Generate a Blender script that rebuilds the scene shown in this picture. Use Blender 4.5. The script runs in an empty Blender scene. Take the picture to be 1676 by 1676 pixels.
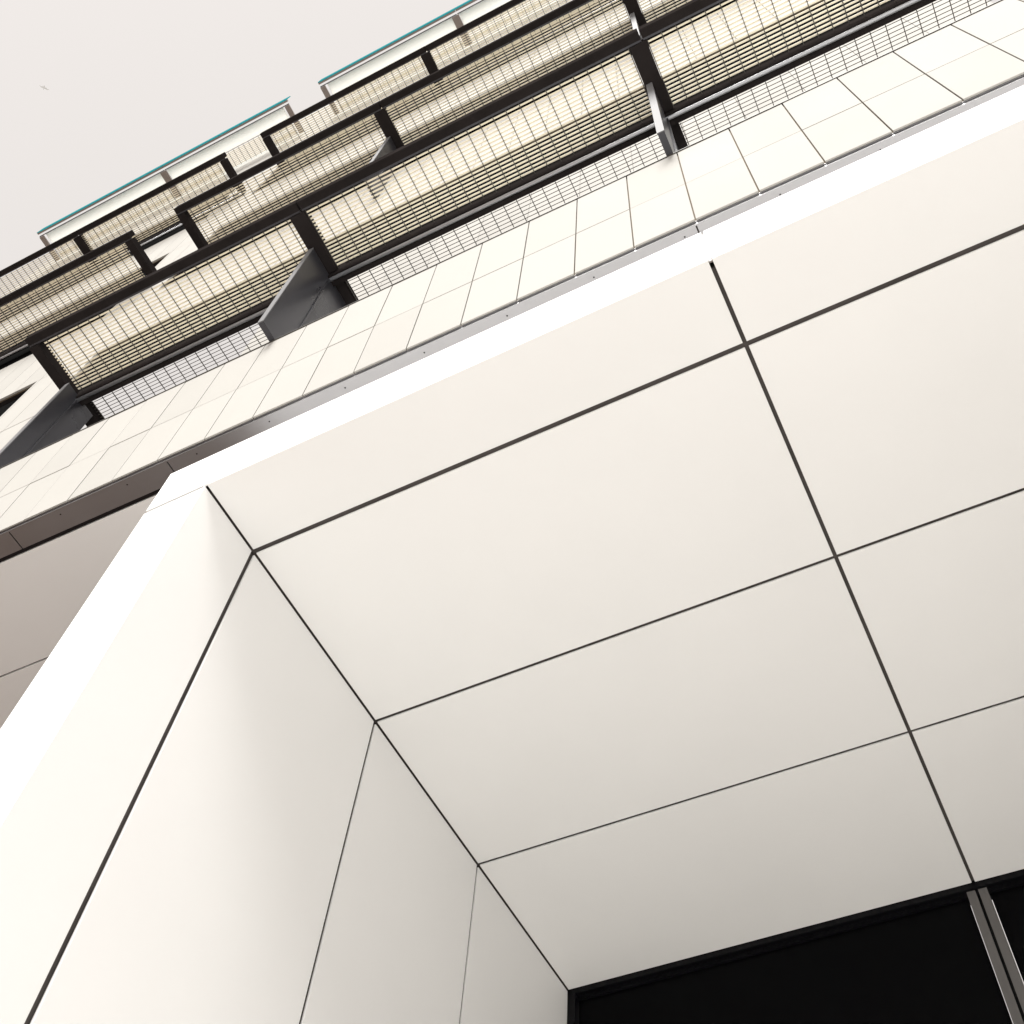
import bpy, bmesh, math, random
from mathutils import Matrix, Vector
random.seed(7)
sc = bpy.context.scene
C = sc.collection
S = 4.5            # metres per survey unit
EYE = 1.6          # eye height in metres
KB = 1.12         # the upper building stands this much farther from the eye than the survey unit
YAW = math.radians(0.62)   # the upper building stands a little askew to the portal

# ------------------------------------------------------------------ camera
cam = bpy.data.cameras.new('camera')
cam.sensor_width = 36.0
cam.lens = 1831.9 / 1676.0 * 36.0
cam.clip_start = 0.05
cam.clip_end = 2000
camo = bpy.data.objects.new('camera', cam)
C.objects.link(camo)
right = Vector((0.89153972, 0.44887249, 0.06058395))
down = Vector((-0.3586021, 0.78121445, -0.51098779))
fwd = Vector((-0.27669742, 0.43384038, 0.85745033))
m = Matrix((right, -down, -fwd)).transposed().to_4x4()
m.translation = (0, 0, EYE)
camo.matrix_world = m
sc.camera = camo

# ------------------------------------------------------------------ sky and sun
SUN_EL = math.radians(54)
SUN_AZ = math.radians(-7)      # degrees to the left of straight-on to the facade
w = bpy.data.worlds.new('World')
sc.world = w
w.use_nodes = True
nt = w.node_tree
nt.nodes.clear()
out = nt.nodes.new('ShaderNodeOutputWorld')
bg = nt.nodes.new('ShaderNodeBackground')
sky = nt.nodes.new('ShaderNodeTexSky')
sky.sky_type = 'NISHITA'
sky.sun_disc = False
sky.sun_elevation = SUN_EL
sky.sun_rotation = math.radians(180) + SUN_AZ
sky.air_density = 1.0
sky.dust_density = 4.0
sky.ozone_density = 1.0
hs = nt.nodes.new('ShaderNodeHueSaturation')
hs.inputs['Saturation'].default_value = 0.06
tint = nt.nodes.new('ShaderNodeMix')
tint.data_type = 'RGBA'
tint.blend_type = 'MULTIPLY'
tint.inputs['Factor'].default_value = 1.0
tint.inputs[7].default_value = (1.0, 0.948, 0.912, 1)
gm = nt.nodes.new('ShaderNodeGamma')          # hazy, evenly bright high cloud: flattens the clear-sky gradient
gm.inputs['Gamma'].default_value = 0.22
nt.links.new(sky.outputs[0], hs.inputs['Color'])
nt.links.new(hs.outputs[0], gm.inputs['Color'])
nt.links.new(gm.outputs[0], tint.inputs[6])
nt.links.new(tint.outputs[2], bg.inputs['Color'])
bg.inputs['Strength'].default_value = 0.31
nt.links.new(bg.outputs[0], out.inputs[0])

sl = bpy.data.lights.new('sun', 'SUN')
sl.energy = 3.2
sl.angle = math.radians(28)
sl.color = (1.0, 0.98, 0.95)
so = bpy.data.objects.new('sun', sl)
C.objects.link(so)
d = Vector((-math.sin(SUN_AZ) * math.cos(SUN_EL), -math.cos(SUN_AZ) * math.cos(SUN_EL), math.sin(SUN_EL)))
so.rotation_euler = d.to_track_quat('Z', 'Y').to_euler()
so.location = d * 60

sc.view_settings.view_transform = 'Standard'
sc.view_settings.look = 'None'
sc.view_settings.exposure = 1.08
sc.view_settings.gamma = 1.0
sc.view_settings.use_curve_mapping = False

# ------------------------------------------------------------------ materials
def mat(name, col, rough=0.5, metal=0.0, spec=0.5, var=0.0, noise=0.0, nscale=3.0, bump=0.0, bscale=200.0, streak=0.0):
    mt = bpy.data.materials.new(name)
    mt.use_nodes = True
    t = mt.node_tree
    b = t.nodes['Principled BSDF']
    b.inputs['Roughness'].default_value = rough
    b.inputs['Metallic'].default_value = metal
    b.inputs['Specular IOR Level'].default_value = spec
    tc = t.nodes.new('ShaderNodeTexCoord')
    geo = t.nodes.new('ShaderNodeNewGeometry')
    rgb = t.nodes.new('ShaderNodeRGB')
    rgb.outputs[0].default_value = (*col, 1)
    cur = rgb.outputs[0]
    def scale_by(cur, val):
        mx = t.nodes.new('ShaderNodeVectorMath')
        mx.operation = 'SCALE'
        t.links.new(cur, mx.inputs[0])
        t.links.new(val, mx.inputs['Scale'])
        return mx.outputs[0]
    def rng(src, lo, hi):
        mr = t.nodes.new('ShaderNodeMapRange')
        mr.inputs['From Min'].default_value = 0.25 if src.name != 'Random' else 0
        mr.inputs['From Max'].default_value = 0.75 if src.name != 'Random' else 1
        mr.inputs['To Min'].default_value = lo
        mr.inputs['To Max'].default_value = hi
        t.links.new(src, mr.inputs['Value'])
        return mr.outputs[0]
    if var:
        oi = t.nodes.new('ShaderNodeObjectInfo')
        cur = scale_by(cur, rng(oi.outputs['Random'], 1 - var, 1 + var))
    if noise:
        n = t.nodes.new('ShaderNodeTexNoise')
        n.inputs['Scale'].default_value = nscale
        n.inputs['Detail'].default_value = 6
        t.links.new(geo.outputs['Position'], n.inputs['Vector'])
        cur = scale_by(cur, rng(n.outputs[0], 1 - noise, 1 + noise))
        rr = rng(n.outputs[0], rough - 0.06, rough + 0.06)
        t.links.new(rr, b.inputs['Roughness'])
    if streak:
        mp = t.nodes.new('ShaderNodeMapping')
        mp.inputs['Scale'].default_value = (14, 14, 0.6)
        t.links.new(geo.outputs['Position'], mp.inputs[0])
        n = t.nodes.new('ShaderNodeTexNoise')
        n.inputs['Scale'].default_value = 1.0
        n.inputs['Detail'].default_value = 3
        t.links.new(mp.outputs[0], n.inputs['Vector'])
        cur = scale_by(cur, rng(n.outputs[0], 1 - streak, 1 + streak * 0.4))
    t.links.new(cur, b.inputs['Base Color'])
    if bump:
        n = t.nodes.new('ShaderNodeTexNoise')
        n.inputs['Scale'].default_value = bscale
        t.links.new(geo.outputs['Position'], n.inputs['Vector'])
        bp = t.nodes.new('ShaderNodeBump')
        bp.inputs['Strength'].default_value = bump
        bp.inputs['Distance'].default_value = 0.002
        t.links.new(n.outputs[0], bp.inputs['Height'])
        t.links.new(bp.outputs[0], b.inputs['Normal'])
    return mt

M = {
    'panel': mat('white_composite', (0.87, 0.865, 0.852), 0.48, spec=0.3, var=0.014, noise=0.022, nscale=0.9, bump=0.08, bscale=160),
    'tile': mat('white_tile', (0.405, 0.397, 0.373), 0.75, spec=0.06, var=0.03, noise=0.02, nscale=2.0),
    'joint': mat('joint_dark', (0.085, 0.075, 0.07), 0.8, spec=0.2, noise=0.2),
    'joint_pale': mat('joint_buff', (0.17, 0.13, 0.08), 0.8, spec=0.2),
    'steel': mat('dark_steel', (0.021, 0.018, 0.0175), 0.7, metal=0.0, spec=0.0, noise=0.15, nscale=6),
    'fin': mat('fin_steel', (0.05, 0.05, 0.058), 0.3, metal=0.35, spec=0.5, noise=0.03, nscale=2),
    'fin_edge': mat('fin_edge', (0.15, 0.15, 0.155), 0.6, spec=0.2),
    'rod': mat('grate_rod', (0.05, 0.045, 0.038), 0.5),
    'slat': mat('cream_slat', (0.86, 0.79, 0.61), 0.5, var=0.04),
    'pale_steel': mat('pale_steel', (0.40, 0.41, 0.43), 0.3, metal=0.6),
    'strip': mat('soffit_strip', (0.34, 0.338, 0.348), 0.38, metal=0.9, noise=0.04, nscale=2),
    'glass': mat('black_glass', (0.0022, 0.0022, 0.0026), 0.12, spec=0.03),
    'pane': mat('window_glass', (0.008, 0.008, 0.008), 0.4, spec=0.0),
    'frame': mat('black_frame', (0.004, 0.004, 0.005), 0.35, spec=0.12),
    'mullion': mat('grey_mullion', (0.125, 0.12, 0.117), 0.7, spec=0.0, noise=0.05),
    'bird': mat('bird_plumage', (0.5, 0.5, 0.49), 0.8),
}

om = bpy.data.materials.new('opal_glass')
om.use_nodes = True
t = om.node_tree
b = t.nodes['Principled BSDF']
b.inputs['Base Color'].default_value = (0.86, 0.86, 0.84, 1)
b.inputs['Roughness'].default_value = 0.35
tr = t.nodes.new('ShaderNodeBsdfTranslucent')
tr.inputs['Color'].default_value = (0.88, 0.88, 0.86, 1)
mx = t.nodes.new('ShaderNodeMixShader')
mx.inputs[0].default_value = 0.65
t.links.new(b.outputs[0], mx.inputs[1])
t.links.new(tr.outputs[0], mx.inputs[2])
t.links.new(mx.outputs[0], t.nodes['Material Output'].inputs['Surface'])
M['opal'] = om
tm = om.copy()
tm.name = 'teal_fringe'  # cyan colour fringe of the lens, put into a material
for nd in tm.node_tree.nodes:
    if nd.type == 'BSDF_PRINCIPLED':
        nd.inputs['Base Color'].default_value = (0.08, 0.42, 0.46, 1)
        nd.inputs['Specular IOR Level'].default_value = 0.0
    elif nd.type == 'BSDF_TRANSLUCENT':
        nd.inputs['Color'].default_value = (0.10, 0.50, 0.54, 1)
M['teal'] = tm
M['mid_steel'] = mat('brown_steel', (0.20, 0.17, 0.155), 0.45)

# paving
pm = bpy.data.materials.new('pale_paving')
pm.use_nodes = True
t = pm.node_tree
b = t.nodes['Principled BSDF']
b.inputs['Roughness'].default_value = 0.8
br = t.nodes.new('ShaderNodeTexBrick')
br.inputs['Scale'].default_value = 1.0
br.inputs['Color1'].default_value = (0.62, 0.615, 0.605, 1)
br.inputs['Color2'].default_value = (0.58, 0.575, 0.565, 1)
br.inputs['Mortar'].default_value = (0.40, 0.39, 0.37, 1)
br.inputs['Mortar Size'].default_value = 0.006
br.inputs['Brick Width'].default_value = 1.2
br.inputs['Row Height'].default_value = 0.6
g = t.nodes.new('ShaderNodeNewGeometry')
t.links.new(g.outputs['Position'], br.inputs['Vector'])
t.links.new(br.outputs['Color'], b.inputs['Base Color'])

# ------------------------------------------------------------------ builders
INFO = {}
def frame_pt(p, yaw):
    """survey units (eye at origin) -> world metres"""
    k = S * (KB if yaw else 1.0)
    v = Vector((p[0] * k, p[1] * k, p[2] * k))
    if yaw:
        v = Matrix.Rotation(YAW, 3, 'Z') @ v
    v.z += EYE
    return v

def thing(name, origin, label, cat, group=None, yaw=True):
    o = bpy.data.objects.new(name, None)
    o.empty_display_size = 0.2
    C.objects.link(o)
    o.location = frame_pt(origin, yaw)
    if yaw:
        o.rotation_euler = (0, 0, YAW)
    o['label'] = label
    o['category'] = cat
    if group:
        o['group'] = group
    INFO[o.name] = (Vector(origin), S * (KB if yaw else 1.0))
    return o

_cache = {}
def box_mesh(dx, dy, dz, mt, bevel=0.0):
    key = (round(dx, 5), round(dy, 5), round(dz, 5), mt, bevel)
    if key in _cache:
        return _cache[key]
    bm = bmesh.new()
    bmesh.ops.create_cube(bm, size=1)
    bmesh.ops.scale(bm, vec=(dx, dy, dz), verts=bm.verts)
    if bevel:
        bmesh.ops.bevel(bm, geom=bm.edges[:], offset=bevel, segments=1, affect='EDGES')
    me = bpy.data.meshes.new('piece')
    bm.to_mesh(me)
    bm.free()
    me.materials.append(M[mt])
    _cache[key] = me
    return me

def box(name, root, x0, x1, y0, y1, z0, z1, mt, parent=None, bevel=0.0):
    """a box given in survey units of the root's frame; child of root or of one of its parts"""
    og, k = INFO[root.name]
    me = box_mesh((x1 - x0) * k, (y1 - y0) * k, (z1 - z0) * k, mt, bevel)
    o = bpy.data.objects.new(name, me)
    C.objects.link(o)
    loc = (Vector(((x0 + x1) / 2, (y0 + y1) / 2, (z0 + z1) / 2)) - og) * k
    o.parent = parent or root
    if parent:
        loc = loc - parent.location
    o.location = loc
    return o

def joined(name, root, boxes, mt, kind=None):
    bm = bmesh.new()
    og, k = INFO[root.name]
    for (x0, x1, y0, y1, z0, z1) in boxes:
        r = bmesh.ops.create_cube(bm, size=1)['verts']
        bmesh.ops.scale(bm, vec=((x1 - x0) * k, (y1 - y0) * k, (z1 - z0) * k), verts=r)
        c = (Vector(((x0 + x1) / 2, (y0 + y1) / 2, (z0 + z1) / 2)) - og) * k
        bmesh.ops.translate(bm, vec=c, verts=r)
    me = bpy.data.meshes.new(name)
    bm.to_mesh(me)
    bm.free()
    me.materials.append(M[mt])
    o = bpy.data.objects.new(name, me)
    C.objects.link(o)
    o.parent = root
    if kind:
        o['kind'] = kind
    return o

def pipe(name, root, x0, x1, y, z, r, mt):
    og, k = INFO[root.name]
    bm = bmesh.new()
    bmesh.ops.create_cone(bm, cap_ends=True, segments=14, radius1=r * k, radius2=r * k, depth=(x1 - x0) * k)
    bmesh.ops.rotate(bm, cent=(0, 0, 0), matrix=Matrix.Rotation(math.pi / 2, 3, 'Y'), verts=bm.verts)
    for f in bm.faces:
        f.smooth = len(f.verts) == 4
    me = bpy.data.meshes.new(name)
    bm.to_mesh(me)
    bm.free()
    me.materials.append(M[mt])
    o = bpy.data.objects.new(name, me)
    C.objects.link(o)
    o.parent = root
    o.location = (Vector(((x0 + x1) / 2, y, z)) - og) * k
    return o

GZ = -EYE / S     # ground level in survey units

# ------------------------------------------------------------------ ground
me = bpy.data.meshes.new('pavement')
R_ = 600
me.from_pydata([(-R_, -R_, 0), (R_, -R_, 0), (R_, R_, 0), (-R_, R_, 0)], [], [(0, 1, 2, 3)])
me.materials.append(pm)
gr = bpy.data.objects.new('pavement', me)
C.objects.link(gr)
gr['kind'] = 'structure'

am = mat('bounce_cut_brown', (0.16, 0.115, 0.092), 0.9, noise=0.2, nscale=2)
me = bpy.data.meshes.new('bounce_cut_ground')  # unseen dark reddish ground, added to dim and tint bounce on the left soffit
me.from_pydata([(-120, -90, 0.004), (-4.9, -90, 0.004), (-4.9, 90, 0.004), (-120, 90, 0.004)], [], [(0, 1, 2, 3)])
me.materials.append(am)
rd = bpy.data.objects.new('bounce_cut_ground', me)
C.objects.link(rd)
rd['kind'] = 'structure'
me = bpy.data.meshes.new('bounce_floor')  # unseen white slab, added to bounce light up into the portal
me.from_pydata([(-2.69, 2.3, 0.004), (2.34, 2.3, 0.004), (2.34, 5.5, 0.004), (-2.69, 5.5, 0.004)], [], [(0, 1, 2, 3)])
me.materials.append(mat('bounce_floor_white', (0.90, 0.87, 0.82), 0.6, noise=0.04, nscale=2))
ef = bpy.data.objects.new('bounce_floor', me)
C.objects.link(ef)
ef['kind'] = 'structure'

# ------------------------------------------------------------------ entrance portal
X0, X1 = -0.6005, -0.0389
W = X1 - X0
XE = X0 + 2 * W
Y0, Y1, DY, YB = 0.3426, 0.4340, 0.2645, 1.2310
YS = [Y0, Y1, 0.6965, 0.9597, YB]
ZS = 1.0           # soffit
ZT = 1.0850        # portal top
XL = -0.6795       # outer face of the jamb
TH = 0.0024        # panel thickness

po = thing('entrance_portal', ((X0 + XE) / 2, Y0, GZ), 'deep white panelled entrance portal projecting under the balconies, ceiling of big panels with dark joints', 'entrance', yaw=False)
gx, gy1, gy = 0.0020, 0.0027, 0.0021     # half joint widths
# ceiling panels
for i in range(2):
    xa = X0 + i * W + (0.0017 if i == 0 else gx)
    xb = X0 + (i + 1) * W - (0.0017 if i == 1 else gx)
    for j in range(4):
        ya = YS[j] + (0.0 if j == 0 else (gy1 if j == 1 else gy))
        yb = YS[j + 1] - (0.001 if j == 3 else (gy1 if j == 0 else gy))
        if j == 0:
            ya = Y0
        box('ceiling_panel', po, xa, xb, ya, yb, ZS, ZS + TH, 'panel', bevel=0.0012)
# reveal panels on the left and right walls
for side in (0, 1):
    xw0, xw1 = (X0 - TH, X0) if side == 0 else (XE, XE + TH)
    for j in range(4):
        ya = YS[j] + (0.0 if j == 0 else (gy1 if j == 1 else gy))
        yb = YS[j + 1] - (0.001 if j == 3 else (gy1 if j == 0 else gy))
        box('wall_panel', po, xw0, xw1, ya, yb, GZ + 0.01, ZS - 0.0017, 'panel', bevel=0.0012)
# front face: lintel pieces and jambs
gl = 0.0012
for i in range(2):
    xa = XL if i == 0 else X0 + i * W + gl
    xb = X0 + (i + 1) * W - gl if i < 1 else XE + (X0 - XL)
    box('lintel_panel', po, xa, xb, Y0, Y0 + TH, ZS + TH + 0.0002, ZT, 'panel', bevel=0.0012)
box('jamb_panel', po, XL, X0 - TH - 0.0002, Y0, Y0 + TH, GZ + 0.01, ZS - 0.0035, 'panel', bevel=0.0012)
box('jamb_panel', po, XE + TH + 0.0002, XE + (X0 - XL), Y0, Y0 + TH, GZ + 0.01, ZS - 0.0035, 'panel', bevel=0.0012)
# pale filler behind the two front joints, outer side faces, dark backing in the joints
box('joint_strip', po, X1 - 0.006, X1 + 0.006, Y0 + TH + 0.0003, Y0 + TH + 0.002, ZS + TH + 0.001, ZT - 0.002, 'mid_steel')
box('side_panel', po, XL, XL + TH, Y0 + TH + 0.0005, 0.80, GZ + 0.01, ZT, 'panel')
box('side_panel', po, XE + (X0 - XL) - TH, XE + (X0 - XL), Y0 + TH + 0.0005, 0.80, GZ + 0.01, ZT, 'panel')
box('top_panel', po, XL + TH + 0.0005, XE + (X0 - XL) - TH - 0.0005, Y0 + TH + 0.0005, 0.70, ZT - 0.0030, ZT - 0.0008, 'panel')
box('joint_backing', po, XL + 0.012, XE + 0.07, Y0 + 0.010, YB + 0.03, ZS + TH + 0.0015, ZT - 0.004, 'joint')
box('joint_backing', po, XL + 0.012, X0 - TH - 0.0015, Y0 + 0.010, YB + 0.03, GZ, ZS + TH, 'joint')
box('joint_backing', po, XE + TH + 0.0015, XE + 0.067, Y0 + 0.010, YB + 0.03, GZ, ZS + TH, 'joint')

# ------------------------------------------------------------------ entrance glazing at the back of the portal
gz = thing('entrance_glazing', ((X0 + XE) / 2, YB, GZ), 'black glazed entrance screen with paired grey mullions at the back of the portal', 'glass screen', yaw=False)
for i in range(2):
    xa, xb = X0 + i * W, X0 + (i + 1) * W
    fa = xa + (0.012 if i == 0 else 0.0135)
    fb = xb - (0.012 if i == 1 else 0.0135)
    box('glass_pane', gz, fa, fb, YB + 0.012, YB + 0.018, GZ + 0.02, ZS - 0.012, 'glass')
    if i:
        box('mullion', gz, xa - 0.0125, xa - 0.0018, YB + 0.004, YB + 0.022, GZ + 0.01, ZS - 0.0075, 'mullion')
        box('mullion', gz, xa + 0.0018, xa + 0.0125, YB + 0.004, YB + 0.022, GZ + 0.01, ZS - 0.0075, 'mullion')
        box('mullion_gap', gz, xa - 0.0018, xa + 0.0018, YB + 0.012, YB + 0.02, GZ + 0.01, ZS - 0.008, 'frame')
box('head_frame', gz, X0 + 0.0003, XE - 0.0003, YB + 0.0005, YB + 0.03, ZS - 0.007, ZS + 0.004, 'frame')
box('head_bead', gz, X0 + 0.011, XE - 0.011, YB + 0.008, YB + 0.02, ZS - 0.0122, ZS - 0.0072, 'frame')
box('side_frame', gz, X0 + 0.0003, X0 + 0.011, YB + 0.0005, YB + 0.03, GZ + 0.005, ZS - 0.0072, 'frame')
box('side_frame', gz, XE - 0.011, XE - 0.0003, YB + 0.0005, YB + 0.03, GZ + 0.005, ZS - 0.0072, 'frame')

# ------------------------------------------------------------------ tiled lower facade
YL = 0.330
ZB, ZJ, ZTOP = 1.0895, 1.2225, 1.363     # bottom, middle joint, top
TW = 0.0646
TT = 0.0020
fa = thing('tiled_facade', (-0.6, YL, ZB), 'sunlit facade band of narrow white tiles between the dark balconies and the portal', 'wall')
hj = 0.0007
col0, col1 = -34, 22
for k in range(col0, col1):
    xa, xb = -0.0365 + k * TW + hj, -0.0365 + (k + 1) * TW - hj
    dy = random.uniform(-0.0002, 0.0002)
    box('tile', fa, xa, xb, YL + dy, YL + TT, ZB, ZJ - 0.0009, 'tile', bevel=0.001)
    box('tile', fa, xa, xb, YL - dy, YL + TT, ZJ + 0.0009, ZTOP, 'tile', bevel=0.001)
FX0, FX1 = -0.0365 + col0 * TW, -0.0365 + col1 * TW
box('tile_backing', fa, FX0, FX1, YL + TT + 0.0006, YL + 0.012, ZB + 0.001, ZTOP - 0.002, 'joint_pale')
box('coping', fa, FX0, FX1, YL - 0.0012, YL + 0.016, ZTOP + 0.0002, ZTOP + 0.0016, 'rod')

box('drip_edge', fa, FX0, FX1, YL + 0.0024, YL + 0.0046, ZB + 0.0003, ZB + 0.0010, 'strip')
# overhang under the facade: steel edge strip and pale soffit
ov = thing('overhang_soffit', (-0.6, 0.34, 1.085), 'flat overhang soffit with a grey steel edge strip, shaded where it leaves the portal', 'soffit')
segs = [FX0, -1.725, -0.9, -0.6705, -0.0380, 0.5236, FX1]
for a, b_ in zip(segs[:-1], segs[1:]):
    box('edge_strip', ov, a + 0.0008, b_ - 0.0008, 0.3350, 0.3606, 1.0850, 1.0866, 'strip')
x = -1.70
scr = []
while x < 0.5:
    scr.append((x, x + 0.0014, 0.3400, 0.3414, 1.0845, 1.0852))
    x += 0.0969
joined('strip_screws', ov, scr, 'steel', kind='stuff')
box('strip_backing', ov, FX0, FX1, 0.3362, 0.3600, 1.0872, 1.0890, 'joint')
box('edge_lip', ov, FX0, FX1, 0.3334, 0.3350, 1.0846, 1.0880, 'strip')
box('trim', ov, FX0, FX1, 0.3610, 0.3648, 1.0862, 1.0880, 'steel')
ys_ = [0.3652, 0.5062, 0.70, 0.90]
xs_ = [FX0, -1.75, -0.3, FX1]
for a, b_ in zip(ys_[:-1], ys_[1:]):
    for c, d_ in zip(xs_[:-1], xs_[1:]):
        box('soffit_panel', ov, c + 0.0015, d_ - 0.0015, a + 0.0012, b_ - 0.0012, 1.0856, 1.0900, 'panel', bevel=0.001)
box('soffit_backing', ov, FX0, FX1, 0.366, 0.90, 1.0915, 1.0945, 'joint')
# unseen ground storey wall well behind, left of the portal; dark to cut bounce
GZB = GZ / KB
gw = thing('ground_storey_wall', (-1.5, 0.90, GZB), 'dark ground storey wall set back under the overhang left of the portal', 'wall')
box('wall_face', gw, FX0, XL + 0.02, 0.90, 0.93, GZB, 1.0845, 'pane')

# ------------------------------------------------------------------ upper wall with windows
YW = 0.352
UT = 0.0690
ZR = 4.86
up = thing('upper_wall', (-0.6, YW, 1.69), 'white tiled upper wall with rows of dark windows behind the balconies', 'wall')
UX0, UX1 = -2.52, 1.05
rows = [(1.694, 1.978), (2.309, 2.795), (3.10, 3.59)]       # window bands
wx = [(-2.40, -1.790), (-1.7896, -1.357), (-1.204, -0.6008), (-0.6004, -0.0391), (-0.0387, 0.5224), (0.5228, 1.04)]
solid = [(-2.52, -2.40), (-1.357, -1.204)]
bands = [1.694] + [v for r in rows for v in r] + [4.20, 4.2005, ZR]
ub = 0.0006
def tile_cols(a, b_):
    ks = [a]
    k0 = math.ceil((a + 0.0365) / UT + 0.08)
    x = -0.0365 + k0 * UT
    while x < b_ - 0.006:
        ks.append(x)
        x += UT
    ks.append(b_)
    return list(zip(ks[:-1], ks[1:]))
for q in range(0, len(bands) - 1, 2):          # spandrels
    za, zb = bands[q], bands[q + 1]
    if zb - za < 0.01:
        continue
    for a, b_ in tile_cols(UX0, UX1):
        box('tile', up, a + ub, b_ - ub, YW, YW + 0.004, za + ub, zb - ub, 'tile')
for (za, zb) in rows:
    for (sa, sb) in solid:
        for a, b_ in tile_cols(sa, sb):
            box('tile', up, a + ub, b_ - ub, YW, YW + 0.004, za + ub, zb - ub, 'tile')
    for (a, b_) in wx:
        fr = joined('window', up, [(a, b_, YW + 0.006, YW + 0.02, zb - 0.006, zb), (a, b_, YW + 0.006, YW + 0.02, za, za + 0.006),
                                   (a, a + 0.006, YW + 0.006, YW + 0.02, za + 0.006, zb - 0.006), (b_ - 0.006, b_, YW + 0.006, YW + 0.02, za + 0.006, zb - 0.006)], 'steel')
        box('pane', up, a + 0.006, b_ - 0.006, YW + 0.012, YW + 0.016, za + 0.006, zb - 0.006, 'pane', parent=fr)
for q in range(2, len(bands) - 1, 2):
    box('tile_backing', up, UX0, UX1, YW + 0.0048, YW + 0.013, bands[q], bands[q + 1], 'joint_pale')
for (sa, sb) in solid:
    box('tile_backing', up, sa, sb, YW + 0.0048, YW + 0.013, bands[1], bands[-2], 'joint_pale')
for a, b_ in tile_cols(UX0, -1.128):
    box('tile', up, a + ub, b_ - ub, YW, YW + 0.004, 1.350, 1.692 - ub, 'tile')
box('tile_backing', up, UX0, -1.128, YW + 0.0048, YW + 0.016, 1.350, 1.691, 'joint_pale')
box('parapet_cap', up, UX0, UX1, YW - 0.002, YW + 0.016, ZR, ZR + 0.006, 'mid_steel')

# terrace recess between the lower facade and the first balcony
te = thing('roof_terrace', (-0.6, 0.45, ZTOP), 'low white terrace with a grating above it, behind the tiled band', 'terrace')
box('back_wall', te, -2.5, 1.05, 0.62, 0.64, 1.20, 1.66, 'tile')
box('terrace_floor', te, -2.5, 1.05, 0.347, 0.619, 1.335, 1.345, 'panel')

sb_ = thing('white_backdrop', (-0.6, 1.30, 1.345), 'added white backdrop behind the terrace, brightening the gaps of the fine grating', 'wall')
x = -2.6  # made-up sunlit backdrop that keeps the grating's gaps white
while x < 1.2:
    box('wall_panel', sb_, x + 0.001, x + 0.279, 1.30, 1.306, 1.20, 4.2, 'tile')
    box('wall_panel', sb_, x + 0.001, x + 0.279, 1.30, 1.306, 4.202, 6.2, 'tile')
    x += 0.28
box('backdrop_backing', sb_, -2.6, 1.2, 1.307, 1.33, 1.20, 6.19, 'joint_pale')

# ------------------------------------------------------------------ grated walkways
YO = 0.230
PITCH = 0.0057
ROD = 0.02135
def walkway(level, zf, xs, label, inner=True, canopy=False, slat_parts=True, rod_parts=False, gy_in=0.3475):
    xa, xb = xs[0], xs[-1]
    t_ = thing('grated_walkway' if not canopy else 'roof_canopy', ((xa + xb) / 2, YW, zf), label, 'walkway' if not canopy else 'canopy',
               'grated walkways along the facade' if not canopy else 'pale canopies at the roof edge')
    beam_m = 'mid_steel' if canopy else 'steel'  # roof level paler: glare against the sky put into the steel colour
    bh = 0.012 if canopy else 0.026
    yin = gy_in
    bw = 0.0125
    for i in range(len(xs) - 1):
        a, b_ = xs[i], xs[i + 1]
        la = a - (bw if i == 0 else -0.003 - 0.006)
        lb = b_ + (bw if i == len(xs) - 2 else 0.006)
        box('outer_beam', t_, la, lb, YO, YO + (0.006 if canopy else 0.0125), zf, zf + bh, beam_m)
        box('beam_flange', t_, la, lb, YO + 0.0125, YO + 0.0155, zf + 0.001, zf + 0.004, 'fin')
    for i, x in enumerate(xs):
        wd = bw if 0 < i < len(xs) - 1 else bw * 0.72
        xc = x if 0 < i < len(xs) - 1 else (x - bw + wd if i == 0 else x + bw - wd)
        box('cross_beam', t_, xc - wd, xc + wd, YO + 0.0160, yin - 0.001, zf - 0.004, zf + (0.003 if canopy else 0.020), beam_m)
    zc = zf - (0.0215 if inner else 0.036)
    if not canopy:
        box('wall_channel', t_, xa - bw, xb + bw, yin, yin + (0.0180 if inner else 0.0085), zc + 0.006, zf + 0.014, 'steel')
        pipe('handrail_pipe', t_, xa - bw, xb + bw, yin + (0.0055 if inner else 0.0035), zc + 0.003, 0.0030, 'pale_steel')
    # slats and rods
    rods = []
    for i in range(len(xs) - 1):
        a, b_ = xs[i] + bw, xs[i + 1] - bw
        ys = []
        y = YO + 0.0185
        y_start = y
        if canopy:
            y_start = YO + 0.060
        while y < yin - 0.003:
            if y >= y_start:
                ys.append(y)
            y += PITCH
        slats = [(a + 0.001, b_ - 0.001, y, y + 0.0026, zf + 0.0025, zf + 0.0035) for y in ys]
        if slat_parts:
            for s_ in slats:
                box('slat', t_, *s_, 'slat')
        else:
            joined('slat_panel', t_, slats, 'slat', kind='stuff')
        n = int((b_ - a) / ROD)
        x = a + ((b_ - a) - n * ROD) / 2
        for k in range(n + 1):
            rods.append((x + k * ROD - 0.00055, x + k * ROD + 0.00055, y_start - 0.002, yin - 0.001, zf + 0.0012, zf + 0.0024))
        if canopy:
            box('canopy_board', t_, a + 0.0015, b_ - 0.0015, YO + 0.0162, YO + 0.0575, zf + 0.004, zf + 0.009, 'opal')
    if rod_parts:
        for r in rods:
            box('cross_rod', t_, *r, 'rod')
    else:
        joined('cross_rods', t_, rods, 'rod', kind='stuff')
    if canopy:
        box('fringe_strip', t_, xa - bw, xb + bw, YO - 0.003, YO - 0.0004, zf + 0.000, zf + 0.060, 'teal')  # added strip standing in for the lens's cyan fringe along the roof edge
    return t_

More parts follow.
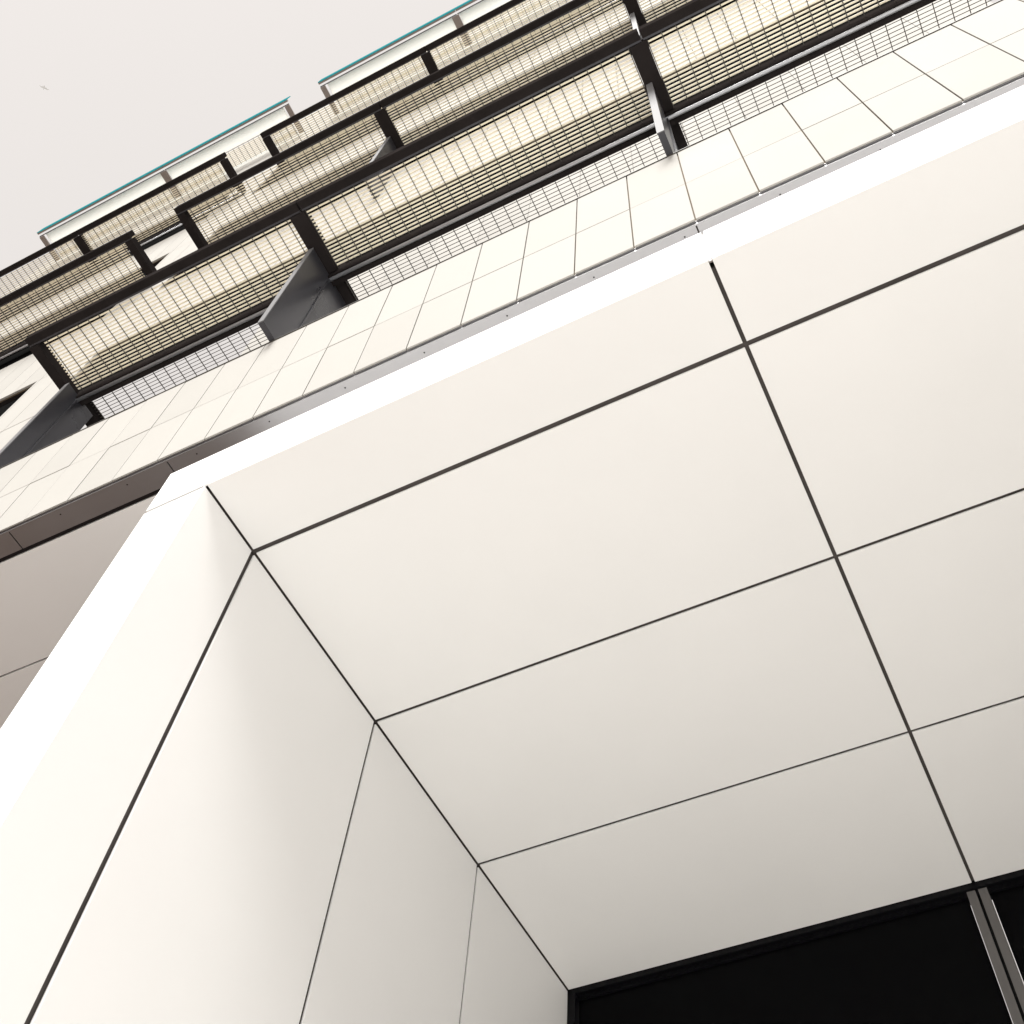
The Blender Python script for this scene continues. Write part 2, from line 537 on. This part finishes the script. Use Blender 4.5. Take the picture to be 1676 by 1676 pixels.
RX = [-1.112, -0.6006, -0.039, 0.5226, 1.03]
LX = [-2.345, -1.79, -1.265]
ZA, ZBF, ZC, ZD = 1.680, 2.452, 3.212, 4.00
wA = walkway('A', ZA, RX, 'lowest grated walkway with the longest dark beam, just above the tiled band', rod_parts=True)
wB = walkway('B', ZBF, RX, 'second grated walkway up, right of the white gap in the wall', inner=False, rod_parts=True, gy_in=0.3425)
wC = walkway('C', ZC, RX, 'third grated walkway up, right of the gap, under the roof canopy', inner=False, gy_in=0.3425)
wBl = walkway('B', ZBF, LX, 'lower of the two grated walkways left of the white gap in the wall', inner=False, gy_in=0.3425)
wCl = walkway('C', ZC, LX, 'grated walkway left of the gap, directly under the left roof canopy', inner=False, gy_in=0.3425)
wD = walkway('D', ZD, RX, 'right roof canopy, pale boards with a thin added teal fringe against the sky', inner=False, canopy=True, slat_parts=False)
wDl = walkway('D', ZD, LX, 'left roof canopy, pale boards with a thin added teal fringe against the sky', inner=False, canopy=True, slat_parts=False)

# grating of the lowest walkway carried on over the terrace recess (thin dark bars)
GY0, GY1 = 0.3690, 0.420
for (a, b_, lb) in [(-1.095, -0.612, 'fine dark grating over the terrace, left bay, between the two big fins'),
                    (-0.5875, -0.0505, 'fine dark grating over the terrace, middle bay, longest in view'),
                    (-0.0275, 0.511, 'fine dark grating over the terrace, right bay beyond the pale fin')]:
    tg = thing('terrace_grating', ((a + b_) / 2, 0.39, ZA), lb, 'grating', 'fine gratings over the terrace')
    y = GY0 + 0.002
    while y < GY1:
        box('grate_bar', tg, a, b_, y, y + 0.0009, ZA, ZA + 0.0009, 'rod')
        y += PITCH
    n = int((b_ - a) / ROD)
    x = a + ((b_ - a) - n * ROD) / 2
    for k in range(n + 1):
        box('cross_rod', tg, x + k * ROD - 0.00055, x + k * ROD + 0.00055, GY0, GY1, ZA - 0.0015, ZA - 0.0002, 'rod')
for xc in RX[:4]:
    box('cross_beam', wA, xc - 0.012, xc + 0.012, 0.3680, GY1, ZA - 0.004, ZA + 0.016, 'steel')

# ------------------------------------------------------------------ fins
def fin(x, y0, y1, z0, z1, label, cat='fin', seam=0.352):
    t_ = thing('partition_fin', (x, (y0 + y1) / 2, z0), label, cat, 'dark partition fins between the bays')
    th = 0.0085
    box('fin_panel', t_, x - th, x, y0 + 0.0015, seam, z0, z1, 'fin')
    box('fin_panel', t_, x - th, x, seam + 0.0006, y1, z0, z1, 'fin')
    box('front_edge', t_, x - th - 0.0004, x + 0.0004, y0, y0 + 0.0013, z0, z1, 'fin_edge')
    box('seam_trim', t_, x + 0.0004, x + 0.0030, seam - 0.0012, seam + 0.0014, z0, z1 - 0.006, 'fin')
    return t_
fin(-1.100, 0.323, 0.390, ZTOP + 0.002, ZA - 0.006, 'dark fin at the left edge of the photo, ending under the lowest walkway')
fin(-0.603, 0.2998, 0.400, ZTOP + 0.002, ZA - 0.006, 'broad dark fin with a bright front edge, hanging under the middle of the lowest walkway')
fin(-0.0405, 0.2998, 0.400, ZTOP + 0.002, ZA - 0.006, 'fin seen nearly edge-on as a pale post, above the portal joint')
fin(-0.603, 0.300, 0.3505, 2.13, ZBF - 0.006, 'small tip of a fin peeping over the lowest beam under the second walkway', seam=0.33)
fin(-0.0405, 0.300, 0.3505, 2.13, ZBF - 0.006, 'pale sliver of a fin at the top edge of the photo under the second walkway', seam=0.33)

# ------------------------------------------------------------------ a far bird
bm = bmesh.new()
bmesh.ops.create_uvsphere(bm, u_segments=10, v_segments=6, radius=0.5)
bmesh.ops.scale(bm, vec=(0.5, 0.13, 0.12), verts=bm.verts)
for s in (1, -1):
    pts = [(0.12, s * 0.05, 0.03), (0.16, s * 0.36, 0.14), (0.02, s * 0.72, 0.08), (-0.02, s * 0.34, 0.11), (-0.08, s * 0.05, 0.02)]
    vs = [bm.verts.new(p) for p in pts] + [bm.verts.new((p[0], p[1], p[2] - 0.025)) for p in pts]
    n = len(pts)
    bm.faces.new(vs[:n]); bm.faces.new(vs[n:][::-1])
    for i in range(n):
        bm.faces.new((vs[i], vs[n + i], vs[n + (i + 1) % n], vs[(i + 1) % n]))
bmesh.ops.recalc_face_normals(bm, faces=bm.faces)
me = bpy.data.meshes.new('bird')
bm.to_mesh(me); bm.free()
me.materials.append(M['bird'])
bo = bpy.data.objects.new('bird', me)
C.objects.link(bo)
u_, v_ = (72 - 838) / 1831.9, (143 - 838) / 1831.9
dr = (right * u_ + down * v_ + fwd).normalized()
bo.location = Vector((0, 0, EYE)) + dr * 150
bo.rotation_euler = (0.3, 0.2, 2.4)
bo['label'] = 'tiny pale bird far off in the open sky'
bo['category'] = 'bird'
